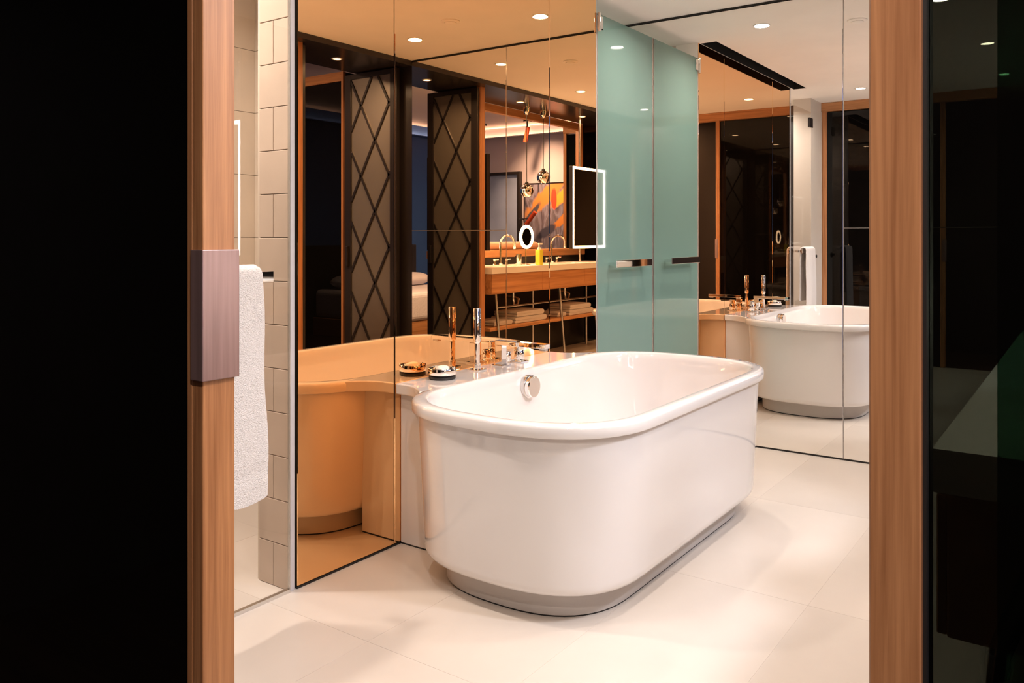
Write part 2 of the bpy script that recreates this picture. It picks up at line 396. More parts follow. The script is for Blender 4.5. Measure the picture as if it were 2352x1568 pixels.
# dark jamb past the mirror, toward the bedroom
bw = box('wall_jamb', XB + 0.004, XB + 0.10, 2.0, 2.72, 0, SOF, 'black_paint', origin=(XB, 2.3, 0))
tag(bw, 'black lacquered jamb between the clear mirror and the bedroom', 'wall', kind='structure')

# toilet compartment behind the green glass
wc = box('wall_toilet_side', 2.03, AX, -1.16, -0.166, 0, CEIL, 'paint'); tag(wc, 'plain side wall behind the green glass door', 'wall', kind='structure')
wc2 = box('wall_toilet_back', 2.03, XB + 0.01, -1.22, -1.16, 0, CEIL, 'paint'); tag(wc2, 'plain back wall behind the green glass door', 'wall', kind='structure')
box('wall_end_return', AX, AX + 0.006, -0.165, -0.004, 0, CEIL, 'ceil', wl)

# ------------------------------------------------------------------ green frosted glass door
dr = thing('door_1', 'frosted green glass door with a chrome bar, beside the bronze mirror', 'door', (2.43, -0.006, 0), kind='structure')
box('pane', AX + 0.014, XB - 0.012, -0.010, -0.002, 0.012, 2.43, 'frosted', dr, bevel=0.0015, seg=1)
box('edge_strip', AX + 0.0105, AX + 0.0138, -0.011, -0.001, 0.012, 2.43, 'edge', dr)
box('edge_strip', XB - 0.0118, XB - 0.004, -0.011, -0.001, 0.012, 2.43, 'edge', dr)
hb = box('pull_bar', 2.215, 2.660, 0.052, 0.062, 1.032, 1.072, 'chrome', dr, bevel=0.0015, seg=1)
for x in (2.24, 2.63): box('bar_post', x - 0.008, x + 0.008, -0.002, 0.053, 1.044, 1.060, 'chrome', hb)
for z in (2.36, 0.25):
    h = box('hinge', AX + 0.008, AX + 0.062, -0.002, 0.010, z - 0.02, z + 0.055, 'chrome', dr, bevel=0.002)
    rev('hinge_pin', [(0.007, -0.035), (0.007, 0.07)], (AX + 0.012, 0.012, z), 'chrome', h, n=16)

# ------------------------------------------------------------------ shower glass door
sd = thing('door_2', 'clear glass shower door with a towel bar, beside the bronze mirror', 'door', (-0.33, 0, 0), kind='structure')
box('pane', -0.655, -0.010, -0.008, 0.0, 0.012, 2.40, 'shower_glass', sd)
box('bottom_seal', -0.655, -0.010, -0.012, 0.004, 0.0, 0.0118, 'steel', sd)
tag(box('edge_seal', -0.0098, -0.0064, -0.009, 0.001, 0.012, 2.40, 'edge', sd), 'pale vertical edge seal')
tb = box('towel_bar', -0.520, -0.126, 0.052, 0.064, 1.055, 1.092, 'chrome', sd, bevel=0.0015, seg=1)
for x in (-0.50, -0.150): box('bar_post', x - 0.009, x + 0.009, 0.0, 0.053, 1.064, 1.083, 'chrome', tb)
for z in (2.30, 0.25):
    box('hinge', -0.70, -0.60, -0.014, 0.008, z - 0.045, z + 0.045, 'black_paint', sd, bevel=0.002)
# wall strip between the shower door and the sliding door
ws = box('wall_strip', XC - 0.02, -0.660, -0.165, -0.001, 0, CEIL, 'paint', origin=(-0.85, -0.08, 0))
tag(ws, 'narrow beige wall strip between shower and sliding door', 'wall', kind='structure')
sw = rev('robe_hook', [(0.026, 0.0), (0.026, 0.012), (0.022, 0.016), (0.010, 0.018), (0.010, 0.030), (0.016, 0.034), (0.014, 0.040)], (-0.715, -0.0005, 1.02), 'rubber', axis='Y', n=24)
tag(sw, 'round black robe hook on the beige wall strip', 'hook')

# towel draped over the bar
def draped_towel():
    xs0, xs1 = -0.475, -0.186
    nu, nv = 40, 90
    prof = []   # (y, z) centre line along the drape, from back hem to front hem
    zt = 1.104
    for i in range(nv + 1):
        s = i / nv
        if s < 0.40: prof.append((0.030, 0.62 + (zt - 0.02 - 0.62) * (s / 0.40)))
        elif s < 0.48:
            a = PI - PI * (s - 0.40) / 0.08; prof.append((0.058 + 0.028 * math.cos(a), zt - 0.02 + 0.024 * math.sin(a)))
        else: prof.append((0.086 + 0.010 * math.sin((s - 0.48) * 3.0), zt - 0.02 - (zt - 0.02 - 0.392) * ((s - 0.48) / 0.52)))
    bm = bmesh.new(); grid = [[], []]
    for side in (0, 1):
        for i, (y, z) in enumerate(prof):
            s = i / nv; row = []
            p0, p1 = prof[max(i - 1, 0)], prof[min(i + 1, nv)]
            ty, tz = p1[0] - p0[0], p1[1] - p0[1]; L = math.hypot(ty, tz) or 1; ny, nz = -tz / L, ty / L
            for j in range(nu + 1):
                u = j / nu
                flare = 0.020 * max(0, (s - 0.5)) * 2
                x = xs0 + (xs1 - xs0) * u + flare * (u - 0.3) + 0.004 * math.sin(s * 21 + 2)
                edge = min(u, 1 - u); thk = 0.007 * min(1, 0.25 + edge * 18)
                wob = 0.004 * math.sin(u * 9 + s * 3) * min(1, abs(s - 0.44) * 6)
                hem = 0.003 if 0.93 < s < 0.95 else 0
                d = (thk - hem) * (1 if side == 0 else -1) + wob + 0.0012 * (random.random() - 0.5)
                zz = z - (0.022 * (1 - u) if s > 0.9 else 0) * (s - 0.9) * 10 + (0.012 * math.sin(u * 6) * (s - 0.9) * 10 if s > 0.9 else 0)
                row.append(bm.verts.new((x, y + ny * d, zz + nz * d)))
            grid[side].append(row)
        G = grid[side]
        for i in range(nv):
            for j in range(nu): bm.faces.new((G[i][j], G[i + 1][j], G[i + 1][j + 1], G[i][j + 1]))
    A, B = grid
    loop = [(0, j) for j in range(nu + 1)] + [(i, nu) for i in range(1, nv + 1)] + [(nv, j) for j in range(nu - 1, -1, -1)] + [(i, 0) for i in range(nv - 1, 0, -1)]
    for k in range(len(loop)):
        (a, b_), (c, d) = loop[k], loop[(k + 1) % len(loop)]
        bm.faces.new((A[a][b_], A[c][d], B[c][d], B[a][b_]))
    return bm
tw = mesh('bath_towel', draped_towel(), 'towel', smooth=True, origin=(-0.33, 0.06, 0.39))
tag(tw, 'long white terry towel hanging over the chrome bar of the shower door', 'towel')

# ------------------------------------------------------------------ sliding doors in front
def stile(name, y0, y1, parent): return box(name, -1.089, -1.030, y0, y1, 0.0, 2.45, 'wood', parent, bevel=0.0015, seg=1)
d3 = thing('door_3', 'black glass sliding door with an orange-brown wood stile and mauve pull plate', 'door', (XC, 0.55, 0), kind='structure')
box('pane', -1.064, -1.056, 0.046, 1.060, 0.01, 2.44, 'black_glass', d3)
bm = bmesh.new(); add_box(bm, -1.089, -1.030, 1.060, 1.0735, 0, 2.45); add_box(bm, -1.0885, -1.0305, 1.0747, 1.100, 0, 2.45)
mesh('stile', bm, 'wood', d3, bevel=0.0012, seg=1)
box('stile', -1.080, -1.040, 0.004, 0.046, 0.0, 2.45, 'wood', d3, bevel=0.0015, seg=1)
pp = tag(box('pull_plate', -1.0935, -1.026, 1.0745, 1.1065, 0.978, 1.181, 'plate', d3, bevel=0.0015), 'mauve brushed-metal pull plate')
d4 = thing('door_4', 'smoked glass sliding door with a wood stile at the right of the opening', 'door', (XC, 2.5, 0), kind='structure')
box('pane', -1.070, -1.062, 2.107, 2.98, 0.01, 2.44, 'tint_glass', d4)
stile('stile', 2.063, 2.104, d4); box('stile', -1.089, -1.030, 2.98, 3.02, 0.0, 2.45, 'wood', d4, bevel=0.0015, seg=1)
box('gasket', -1.080, -1.045, 2.104, 2.1068, 0.0, 2.45, 'rubber', d4)
d5 = thing('door_5', 'second greenish smoked glass pane behind the right sliding door', 'door', (XC, 2.7, 0), kind='structure')
box('pane', -1.050, -1.042, 2.156, 2.98, 0.01, 2.44, 'tint_glass2', d5)
hd = box('trim_1', -1.10, -1.02, 0.0, 3.02, 2.45, CEIL - 0.002, 'woody', bevel=0.002); tag(hd, 'wood header over the sliding doors', 'trim', kind='structure')
box('header_return', -1.10, -1.02, -0.60, -0.166, 0, CEIL, 'black_paint', hd)

# ------------------------------------------------------------------ bathtub
TCX, TCY, HL, HW, SE, PE = 1.07, 0.62, 0.865, 0.45, 0.40, 2.6
def outline(d, z, n=28):
    """rounded-end plan outline shrunk by d"""
    hl, hw, se = HL - d, HW - d, SE - d * 0.75
    pts = []
    def arc(sx, a0, a1):
        for i in range(n + 1):
            a = a0 + (a1 - a0) * i / n; c, s = math.cos(a), math.sin(a)
            ex = abs(c) ** (2 / PE); ey = abs(s) ** (2 / PE) * (1 if s >= 0 else -1)
            pts.append((TCX + sx * (hl - se + se * ex), TCY + hw * ey, z))
    arc(1, -PI / 2, PI / 2)
    x_r, x_l = TCX + hl - se, TCX - hl + se
    for i in range(1, 8): pts.append((x_r + (x_l - x_r) * i / 8, TCY + hw, z))
    pts2 = []
    for i in range(n + 1):
        a = PI / 2 - PI * i / n; c, s = math.cos(a), math.sin(a)
        ex = abs(c) ** (2 / PE); ey = abs(s) ** (2 / PE) * (1 if s >= 0 else -1)
        pts2.append((TCX - (hl - se + se * ex), TCY + hw * ey, z))
    pts += pts2
    for i in range(1, 8): pts.append((x_l + (x_r - x_l) * i / 8, TCY - hw, z))
    return pts
RZ = 0.632
bt = thing('bathtub', 'white freestanding bathtub with rounded ends standing against the bronze mirror', 'bathtub', (TCX, TCY, 0))
bm = bmesh.new()
loft(bm, [outline(d, z) for d, z in ((0.030, 0.588), (0.008, 0.588), (0.002, 0.591), (0.0, 0.597), (0.0, 0.620), (0.003, 0.627), (0.010, 0.632), (0.040, 0.632), (0.047, 0.630), (0.052, 0.624),
          (0.058, 0.600), (0.066, 0.54), (0.082, 0.42), (0.105, 0.30), (0.130, 0.235), (0.165, 0.200), (0.215, 0.188), (0.30, 0.184), (0.40, 0.183))], cap0=False)
mesh('rim_and_basin', bm, 'acrylic', bt, True)
bm = bmesh.new()
loft(bm, [outline(d, z) for d, z in ((0.020, 0.590), (0.020, 0.588), (0.026, 0.45), (0.034, 0.25), (0.040, 0.125), (0.043, 0.108), (0.050, 0.096), (0.062, 0.090), (0.15, 0.090))], cap0=False)
mesh('body', bm, 'acrylic', bt, True)
bm = bmesh.new(); loft(bm, [outline(d, z) for d, z in ((0.108, 0.0915), (0.110, 0.006))]); tag(mesh('plinth', bm, 'plinth', bt, True), 'recessed grey plinth')
bm = bmesh.new(); loft(bm, [outline(d, z) for d, z in ((0.113, 0.0065), (0.113, 0.0))]); mesh('plinth_joint', bm, 'rubber', bt)
# deck with concave shoulders
dk = []
dx0, dx1 = 0.506, 1.612
def bez(a, b, c, n=8): return [tuple((1 - t) ** 2 * p + 2 * t * (1 - t) * q + t * t * r for p, q, r in zip(a, b, c)) for t in [i / n for i in range(n + 1)]]
dk += [(dx0, 0.0015)]; dk += bez((dx0, 0.055), (dx0 - 0.003, 0.118), (0.425, 0.196))
dk += [(0.52, 0.209), (TCX, 0.209), (1.60, 0.209)]
dk += bez((2 * 1.06 - 0.425 + 0.02, 0.196), (dx1 + 0.003, 0.118), (dx1, 0.055)); dk += [(dx1, 0.0015)]
bm = bmesh.new(); vb = [bm.verts.new((x, y, 0.590)) for x, y in dk]; vt = [bm.verts.new((x, y, 0.63205)) for x, y in dk]
bm.faces.new(vb); bm.faces.new(vt)
for i in range(len(dk)): j = (i + 1) % len(dk); bm.faces.new((vb[i], vb[j], vt[j], vt[i]))
deck = mesh('tap_deck', bm, 'acrylic', bt, True, bevel=0.005, seg=3)
box('deck_panel', 0.535, 1.585, 0.0015, 0.212, 0.006, 0.591, 'acrylic', bt, bevel=0.003)
box('panel_joint', 0.538, 1.582, 0.0015, 0.212, 0.0, 0.0062, 'rubber', bt)
# overflow knob on the inner wall
ov = rev('overflow_ring', [(0.049, -0.004), (0.050, 0.004), (0.050, 0.014), (0.047, 0.016)], (TCX + 0.004, 0.236, 0.562), 'steel', bt, axis='Y', n=40)
rev('overflow_knob', [(0.045, 0.010), (0.046, 0.034), (0.043, 0.038)], (TCX + 0.004, 0.236, 0.562), 'chrome', ov, axis='Y', n=40)
rev('drain', [(0.034, 0.182), (0.034, 0.187), (0.030, 0.189)], (TCX, TCY, 0), 'chrome', bt)

# taps on the deck
DZ = 0.6322
hs = thing('hand_shower', 'tall slim chrome hand shower upright on the bath deck', 'shower', (0.938, 0.068, DZ))
box('base_plate', 0.908, 0.968, 0.038, 0.098, DZ, DZ + 0.006, 'chrome', hs, bevel=0.001, seg=1)
rev('holder', [(0.016, 0.006), (0.016, 0.030), (0.0125, 0.034), (0.0125, 0.115)], (0.938, 0.068, DZ), 'chrome', hs, n=24)
wand = rev('wand', [(0.0115, 0.115), (0.0155, 0.125), (0.0165, 0.135), (0.0165, 0.262), (0.0145, 0.266)], (0.938, 0.068, DZ), 'chrome', hs, n=24)
bm = bmesh.new()
for i in range(14):
    for s in (-1, 0, 1): add_rev(bm, [(0.0016, 0.0), (0.0012, 0.0018)], (0.938 + s * 0.005, 0.068 + 0.0155, DZ + 0.145 + i * 0.0075), 'Y', 6)
tag(mesh('nozzles', bm, 'rubber', wand), 'rows of tiny dark nozzles', kind='stuff')

sp = thing('bath_spout', 'square chrome bath spout with a long flat arm over the basin', 'tap', (1.105, 0.072, DZ))
box('base_plate', 1.073, 1.137, 0.040, 0.104, DZ, DZ + 0.005, 'chrome', sp, bevel=0.001, seg=1)
box('post', 1.086, 1.124, 0.053, 0.091, DZ + 0.005, DZ + 0.092, 'chrome', sp, bevel=0.002)
arm = box('arm', 1.085, 1.125, 0.050, 0.318, DZ + 0.092, DZ + 0.112, 'chrome', sp, bevel=0.002)
box('outlet', 1.092, 1.118, 0.285, 0.312, DZ + 0.082, DZ + 0.0925, 'steel', arm)
vm = thing('bath_valve', 'short round chrome valve with a thin lever on the bath deck', 'tap', (1.245, 0.075, DZ))
box('base_plate', 1.213, 1.277, 0.043, 0.107, DZ, DZ + 0.005, 'chrome', vm, bevel=0.001, seg=1)
rev('valve_body', [(0.020, 0.005), (0.0235, 0.010), (0.0235, 0.052), (0.021, 0.056)], (1.245, 0.075, DZ), 'chrome', vm, n=28)
hv = rev('handle', [(0.0235, 0.057), (0.0235, 0.080), (0.021, 0.083)], (1.245, 0.075, DZ), 'chrome', vm, n=28)
box('lever', 1.238, 1.252, 0.085, 0.165, DZ + 0.072, DZ + 0.080, 'chrome', hv, bevel=0.001, seg=1)
rv = thing('bath_mixer', 'round chrome diverter knob between spout and valve on the deck', 'tap', (1.172, 0.058, DZ))
rev('base', [(0.022, 0.0), (0.022, 0.005)], (1.172, 0.058, DZ), 'chrome', rv, n=24)
rev('knob', [(0.014, 0.005), (0.018, 0.012), (0.018, 0.050), (0.016, 0.053)], (1.172, 0.058, DZ), 'chrome', rv, n=24)
dishc = (0.694, 0.080, DZ)
sdh = thing('soap_dish', 'round chrome soap dish with black base on the bath deck', 'dish', dishc)
rev('base_ring', [(0.050, 0.0), (0.054, 0.003), (0.054, 0.012)], dishc, 'rubber', sdh, n=40)
bm = bmesh.new(); add_rev(bm, [(0.046, 0.018), (0.0535, 0.018), (0.0555, 0.021), (0.0565, 0.042), (0.0545, 0.045), (0.0525, 0.043), (0.0515, 0.030), (0.020, 0.026), (0.001, 0.026)], dishc, n=40)
mesh('bowl', bm, 'chrome', sdh, True)
bm = bmesh.new(); add_rev(bm, [(0.045, 0.0122), (0.045, 0.0182)], dishc, n=32); mesh('neck', bm, 'rubber', sdh, True)
bm = bmesh.new()
bmesh.ops.create_uvsphere(bm, u_segments=24, v_segments=14, radius=1.0)
for v in bm.verts:
    p = v.co; v.co = Vector((0.694 + 0.030 * math.copysign(abs(p.x) ** 0.8, p.x), 0.080 + 0.021 * math.copysign(abs(p.y) ** 0.8, p.y), DZ + 0.0405 + 0.0125 * math.copysign(abs(p.z) ** 0.75, p.z)))
so = mesh('soap_bar', bm, 'soap', smooth=True, origin=(0.694, 0.080, DZ + 0.028)); tag(so, 'small oval white bar of soap in the chrome dish', 'soap')

# ------------------------------------------------------------------ ceiling fittings
def downlight(loc, label, energy, group, spread=2.7, mat='lens', col=WARM, r=0.040):
    x, y, z = loc
    t = thing('downlight', label, 'light', loc, group)
    bm = bmesh.new(); add_rev(bm, [(r, -0.0025), (r + 0.002, -0.004), (r + 0.010, -0.003), (r + 0.012, 0.0)], (x, y, z), n=32, caps=False)
    mesh('trim_ring', bm, 'white_plastic', t, True)
    rev('lens', [(r, -0.0015), (r * 0.98, -0.0026)], (x, y, z), mat, t, n=32)
    if energy: lamp('lamp', 'AREA', (x, y, z - 0.008), energy, col, t, size=0.09, spread=spread)
    return t
E0 = 8.4
for x, y, lb in ((2.31, 0.51, 'ceiling downlight above the tap end, by the corner of both mirrors'), (2.31, 1.52, 'ceiling downlight nearest the clear mirror and the lattice doors'),
                 (0.93, 1.62, 'ceiling downlight above the floor between bathtub and vanity'),
                 (-0.38, 0.51, 'ceiling downlight in front of the shower towel'), (-0.38, 1.62, 'ceiling downlight just inside the sliding doors')):
    downlight((x, y, CEIL), lb, E0 * (0.7 if x < 0 else 1.0), 'bathroom downlights')
for x, lb in ((2.31, 'small soffit downlight between the two lattice doors'), (0.95, 'small soffit downlight beside the hanging pendants'), (-0.22, 'small soffit downlight above the lit vanity mirror')):
    downlight((x, 2.28, SOF), lb, 5.0, 'soffit downlights', mat='lens2', r=0.030)
downlight((-0.42, -0.55, CEIL), 'ceiling downlight inside the shower', 24.0, 'bathroom downlights')
downlight((2.45, -0.60, CEIL), 'downlight added behind the green glass door to make it glow', 4.0, 'bathroom downlights')  # unseen lamp added so the green glass glows
vt_ = thing('ceiling_vent', 'flat round air vent in the pale ceiling', 'vent', (2.09, 1.03, CEIL))
bm = bmesh.new(); add_rev(bm, [(0.058, 0.0), (0.058, -0.006), (0.040, -0.012), (0.036, -0.010)], (2.09, 1.03, CEIL), n=32, caps=False); mesh('outer_ring', bm, 'ceil', vt_, True)
rev('disc', [(0.034, -0.004), (0.036, -0.014), (0.030, -0.017)], (2.09, 1.03, CEIL), 'ceil', vt_, n=32)

# ------------------------------------------------------------------ lattice doors and the doorway to the bedroom
def clip(p, q, y0, y1, z0, z1):
    t0, t1 = 0.0, 1.0; dy, dz = q[0] - p[0], q[1] - p[1]
    for a, b_ in ((-dy, p[0] - y0), (dy, y1 - p[0]), (-dz, p[1] - z0), (dz, z1 - p[1])):
        if a == 0:
            if b_ < 0: return None
        else:
            r = b_ / a
            if a < 0: t0 = max(t0, r)
            else: t1 = min(t1, r)
    if t0 >= t1: return None
    return (p[0] + t0 * dy, p[1] + t0 * dz), (p[0] + t1 * dy, p[1] + t1 * dz)
def lattice_door(name, label, xp, face, y0, y1):
    d = thing(name, label, 'door', (xp, (y0 + y1) / 2, 0), kind='structure')
    xa, xb = sorted((xp, xp - face * 0.035))
    fw = 0.070
    box('frame_stile', xa, xb, y0, y0 + fw, 0.012, SOF - 0.012, 'black_paint', d, bevel=0.002, seg=1)
    box('frame_stile', xa, xb, y1 - fw, y1, 0.012, SOF - 0.012, 'black_paint', d, bevel=0.002, seg=1)
    box('frame_rail', xa, xb, y0 + fw, y1 - fw, 0.012, 0.10, 'black_paint', d); box('frame_rail', xa, xb, y0 + fw, y1 - fw, SOF - 0.05, SOF - 0.012, 'black_paint', d)
    xm = xp - face * 0.016
    box('glass_panel', xm - 0.004, xm + 0.004, y0 + fw, y1 - fw, 0.10, SOF - 0.05, 'smoked', d)
    sl = 1.83; py, pz = 0.1525 * 2, 0.555
    a0, a1, c0, c1 = y0 + fw, y1 - fw, 0.10, SOF - 0.05
    for sgn in (1, -1):
        for k in range(-6, 12):
            zc = 1.68 + k * pz; yc = 2.487
            seg = clip((yc - 2, zc - 2 * sl * sgn), (yc + 2, zc + 2 * sl * sgn), a0, a1, c0, c1)
            if not seg: continue
            (ya, za), (yb, zb) = seg; L = math.hypot(yb - ya, zb - za)
            if L < 0.03: continue
            ny, nz = -(zb - za) / L * 0.009, (yb - ya) / L * 0.009
            bm = bmesh.new(); x0, x1 = sorted((xm + face * 0.0045, xp - face * 0.002))
            q = [(ya + ny, za + nz), (yb + ny, zb + nz), (yb - ny, zb - nz), (ya - ny, za - nz)]
            va = [bm.verts.new((x0, *p)) for p in q]; vb_ = [bm.verts.new((x1, *p)) for p in q]
            bm.faces.new(va); bm.faces.new(vb_)
            for i in range(4): bm.faces.new((va[i], va[(i + 1) % 4], vb_[(i + 1) % 4], vb_[i]))
            mesh('lattice_bar', bm, 'black_paint', d)
    hy = y1 - fw * 0.6
    x0, x1 = sorted((xp, xp + face * 0.022)); box('handle', x0, x1, hy - 0.012, hy + 0.012, 0.97, 1.13, 'black_paint', d, bevel=0.003)
    return d
lattice_door('door_6', 'black framed door with a diamond lattice, folded back beside the clear mirror', 2.745, -1, 2.10, 2.665)
lattice_door('door_7', 'black framed door with a diamond lattice, folded back beside the vanity', 1.862, 1, 2.10, 2.665)
pw = box('wall_partition', 1.765, 1.822, 2.131, 2.64, 0, SOF, 'black_paint'); tag(pw, 'black partition between the vanity and the lattice doorway', 'wall', kind='structure')
po = box('trim_2', 1.765, 1.832, 2.090, 2.130, 0, SOF, 'wood', bevel=0.0015, seg=1); tag(po, 'tall orange-brown wood post at the end of the vanity', 'trim', kind='structure')
# bedroom wardrobe of black glass framed in wood, seen through the doorway
wd = thing('wardrobe', 'black glass wardrobe framed in wood beyond the lattice doorway', 'wardrobe', (2.95, 3.5, 0))
box('body', 2.81, 3.15, 2.74, 4.60, 0, 2.54, 'black_paint', wd)
for a, b_ in ((2.76, 3.66), (3.67, 4.58)): box('door_panel', 2.80, 2.809, a, b_, 0.05, 2.46, 'black_glass', wd)
box('top_trim', 2.79, 2.81, 2.735, 4.60, 2.465, 2.54, 'woody', wd); box('end_trim', 2.785, 2.815, 2.725, 2.745, 0, 2.54, 'wood', wd)

# ------------------------------------------------------------------ vanity
VX0, VX1, VY0, VY1, VZ = -0.70, 1.71, 2.06, 2.53, 0.935
vn = thing('vanity', 'long double vanity of orange-brown wood with white counter on steel legs', 'vanity', (0.5, 2.3, 0))
box('drawer_body', VX0 + 0.004, VX1 - 0.004, VY0 + 0.012, VY1, 0.700, 0.880, 'woodx', vn, bevel=0.002)
for a, b_ in ((VX0 + 0.006, 0.10), (0.104, 0.90), (0.904, VX1 - 0.006)): box('drawer_front', a, b_, VY0, VY0 + 0.0118, 0.702, 0.878, 'woodx', vn, bevel=0.0015, seg=1)
# countertop with two basin hollows
bm = bmesh.new(); nx, ny_ = 96, 24
def ctop(x, y):
    z = VZ
    for cx_ in (1.02, 0.10):
        q = (abs((x - cx_) / 0.25) ** 4 + abs((y - 2.27) / 0.14) ** 4)
        if q < 1: z = min(z, VZ - 0.050 * (1 - q) ** 0.35)
    return z
G = [[bm.verts.new((VX0 + (VX1 - VX0) * i / nx, VY0 - 0.004 + (VY1 - VY0 + 0.004) * j / ny_, ctop(VX0 + (VX1 - VX0) * i / nx, VY0 - 0.004 + (VY1 - VY0 + 0.004) * j / ny_))) for j in range(ny_ + 1)] for i in range(nx + 1)]
for i in range(nx):
    for j in range(ny_): bm.faces.new((G[i][j], G[i + 1][j], G[i + 1][j + 1], G[i][j + 1]))
lo = {}
rim = [(i, 0) for i in range(nx + 1)] + [(nx, j) for j in range(1, ny_ + 1)] + [(i, ny_) for i in range(nx - 1, -1, -1)] + [(0, j) for j in range(ny_ - 1, 0, -1)]
for ij in rim: p = G[ij[0]][ij[1]].co; lo[ij] = bm.verts.new((p.x, p.y, 0.8805))
for k in range(len(rim)): a, b_ = rim[k], rim[(k + 1) % len(rim)]; bm.faces.new((G[a[0]][a[1]], G[b_[0]][b_[1]], lo[b_], lo[a]))
bm.faces.new([lo[ij] for ij in rim])
mesh('countertop', bm, 'corian', vn)
for xx in (1.57, 0.50, -0.58):
    tube('leg', [(xx, 2.12, 0.700), (xx, 2.055, 0.0)], 0.013, 'steel', vn); tube('leg', [(xx, 2.44, 0.700), (xx, 2.44, 0.0)], 0.013, 'steel', vn)
tube('rail', [(1.57, 2.108, 0.575), (-0.58, 2.108, 0.575)], 0.008, 'steel', vn)
box('shelf', VX0 + 0.03, VX1 - 0.03, 2.10, 2.46, 0.372, 0.402, 'woodx', vn, bevel=0.002)
for xx in (0.87, -0.08):
    tube('drain_pipe', [(xx + 0.09, 2.36, 0.70), (xx + 0.09, 2.36, 0.60), (xx + 0.08, 2.36, 0.555), (xx + 0.045, 2.36, 0.54), (xx + 0.01, 2.36, 0.555), (xx, 2.36, 0.60), (xx, 2.40, 0.615), (xx, 2.56, 0.615)], 0.014, 'chrome', vn)

def faucet(x, label):
    t = thing('basin_faucet', label, 'faucet', (x, 2.47, VZ), 'basin faucets')
    rev('base', [(0.024, 0.0), (0.024, 0.012), (0.014, 0.018)], (x, 2.47, VZ), 'chrome', t, n=20)
    pts = [(x, 2.47, VZ + 0.015), (x, 2.47, VZ + 0.20)] + [(x, 2.47 - 0.085 + 0.085 * math.cos(a), VZ + 0.20 + 0.085 * math.sin(a)) for a in [PI * i / 12 for i in range(1, 13)]] + [(x, 2.30, VZ + 0.155)]
    tube('gooseneck', pts, 0.0115, 'chrome', t)
    for s in (-1, 1):
        h = rev('handle', [(0.020, 0.0), (0.016, 0.012), (0.014, 0.045), (0.017, 0.055)], (x + s * 0.10, 2.47, VZ), 'chrome', t, n=18)
        tube('lever', [(x + s * 0.10, 2.47, VZ + 0.05), (x + s * 0.10, 2.41, VZ + 0.055)], 0.006, 'chrome', h, n=8)
faucet(1.02, 'gooseneck chrome faucet at the end of the vanity by the wood post'); faucet(0.10, 'gooseneck chrome faucet on the vanity near the lit mirror')

# round lit shaving mirror, pump bottle, tumblers
rm = thing('shaving_mirror', 'round lit cosmetic mirror on a thin stand on the vanity', 'mirror', (0.92, 2.24, VZ))
rev('stand_base', [(0.050, 0.0), (0.050, 0.008), (0.010, 0.014)], (0.92, 2.24, VZ), 'chrome', rm, n=28)
tube('stem', [(0.92, 2.24, VZ + 0.012), (0.92, 2.24, VZ + 0.175)], 0.006, 'chrome', rm, n=10)
rc = (0.92, 2.236, 1.205)
bm = bmesh.new()
n = 40
for rr in ((0.085, 0.113),):
    R4 = []
    for r_, yy in ((rr[0], 0.0), (rr[1], 0.0), (rr[1], -0.014), (rr[0], -0.014)):
        R4.append([bm.verts.new((rc[0] + r_ * math.cos(2 * PI * i / n), rc[1] + yy, rc[2] + r_ * math.sin(2 * PI * i / n))) for i in range(n)])
    for a in range(4):
        A_, B_ = R4[a], R4[(a + 1) % 4]
        for i in range(n): bm.faces.new((A_[i], A_[(i + 1) % n], B_[(i + 1) % n], B_[i]))
head = mesh('light_ring', bm, 'led', rm, True)
rev('mirror_glass', [(0.085, -0.010), (0.085, -0.003)], rc, 'mirror', rm, axis='Y', n=40)
rev('back_shell', [(0.113, 0.001), (0.105, 0.014), (0.06, 0.018)], rc, 'chrome', rm, axis='Y', n=40)
bo = thing('pump_bottle', 'clear pump bottle of yellow liquid soap on the vanity', 'bottle', (0.874, 2.115, VZ))
bm = bmesh.new(); add_box(bm, 0.845, 0.903, 2.088, 2.142, VZ, VZ + 0.145); mesh('bottle', bm, 'oil', bo, bevel=0.006, seg=3)
rev('neck', [(0.016, 0.146), (0.016, 0.168), (0.006, 0.170), (0.006, 0.195)], (0.874, 2.115, VZ), 'white_plastic', bo, n=20)
box('pump_head', 0.825, 0.884, 2.106, 2.124, VZ + 0.195, VZ + 0.210, 'white_plastic', bo, bevel=0.003)
def tumbler(x, lb):
    bm = bmesh.new(); add_rev(bm, [(0.032, 0.0), (0.036, 0.10), (0.034, 0.10), (0.030, 0.006), (0.002, 0.006)], (x, 2.44, VZ), n=24)
    tag(mesh('tumbler', bm, 'chrome', smooth=True, origin=(x, 2.44, VZ)), lb, 'tumbler', 'tumblers on the vanity')
tumbler(0.76, 'metal tumbler behind the pump bottle on the vanity'); tumbler(0.42, 'metal tumbler midway between the two faucets')
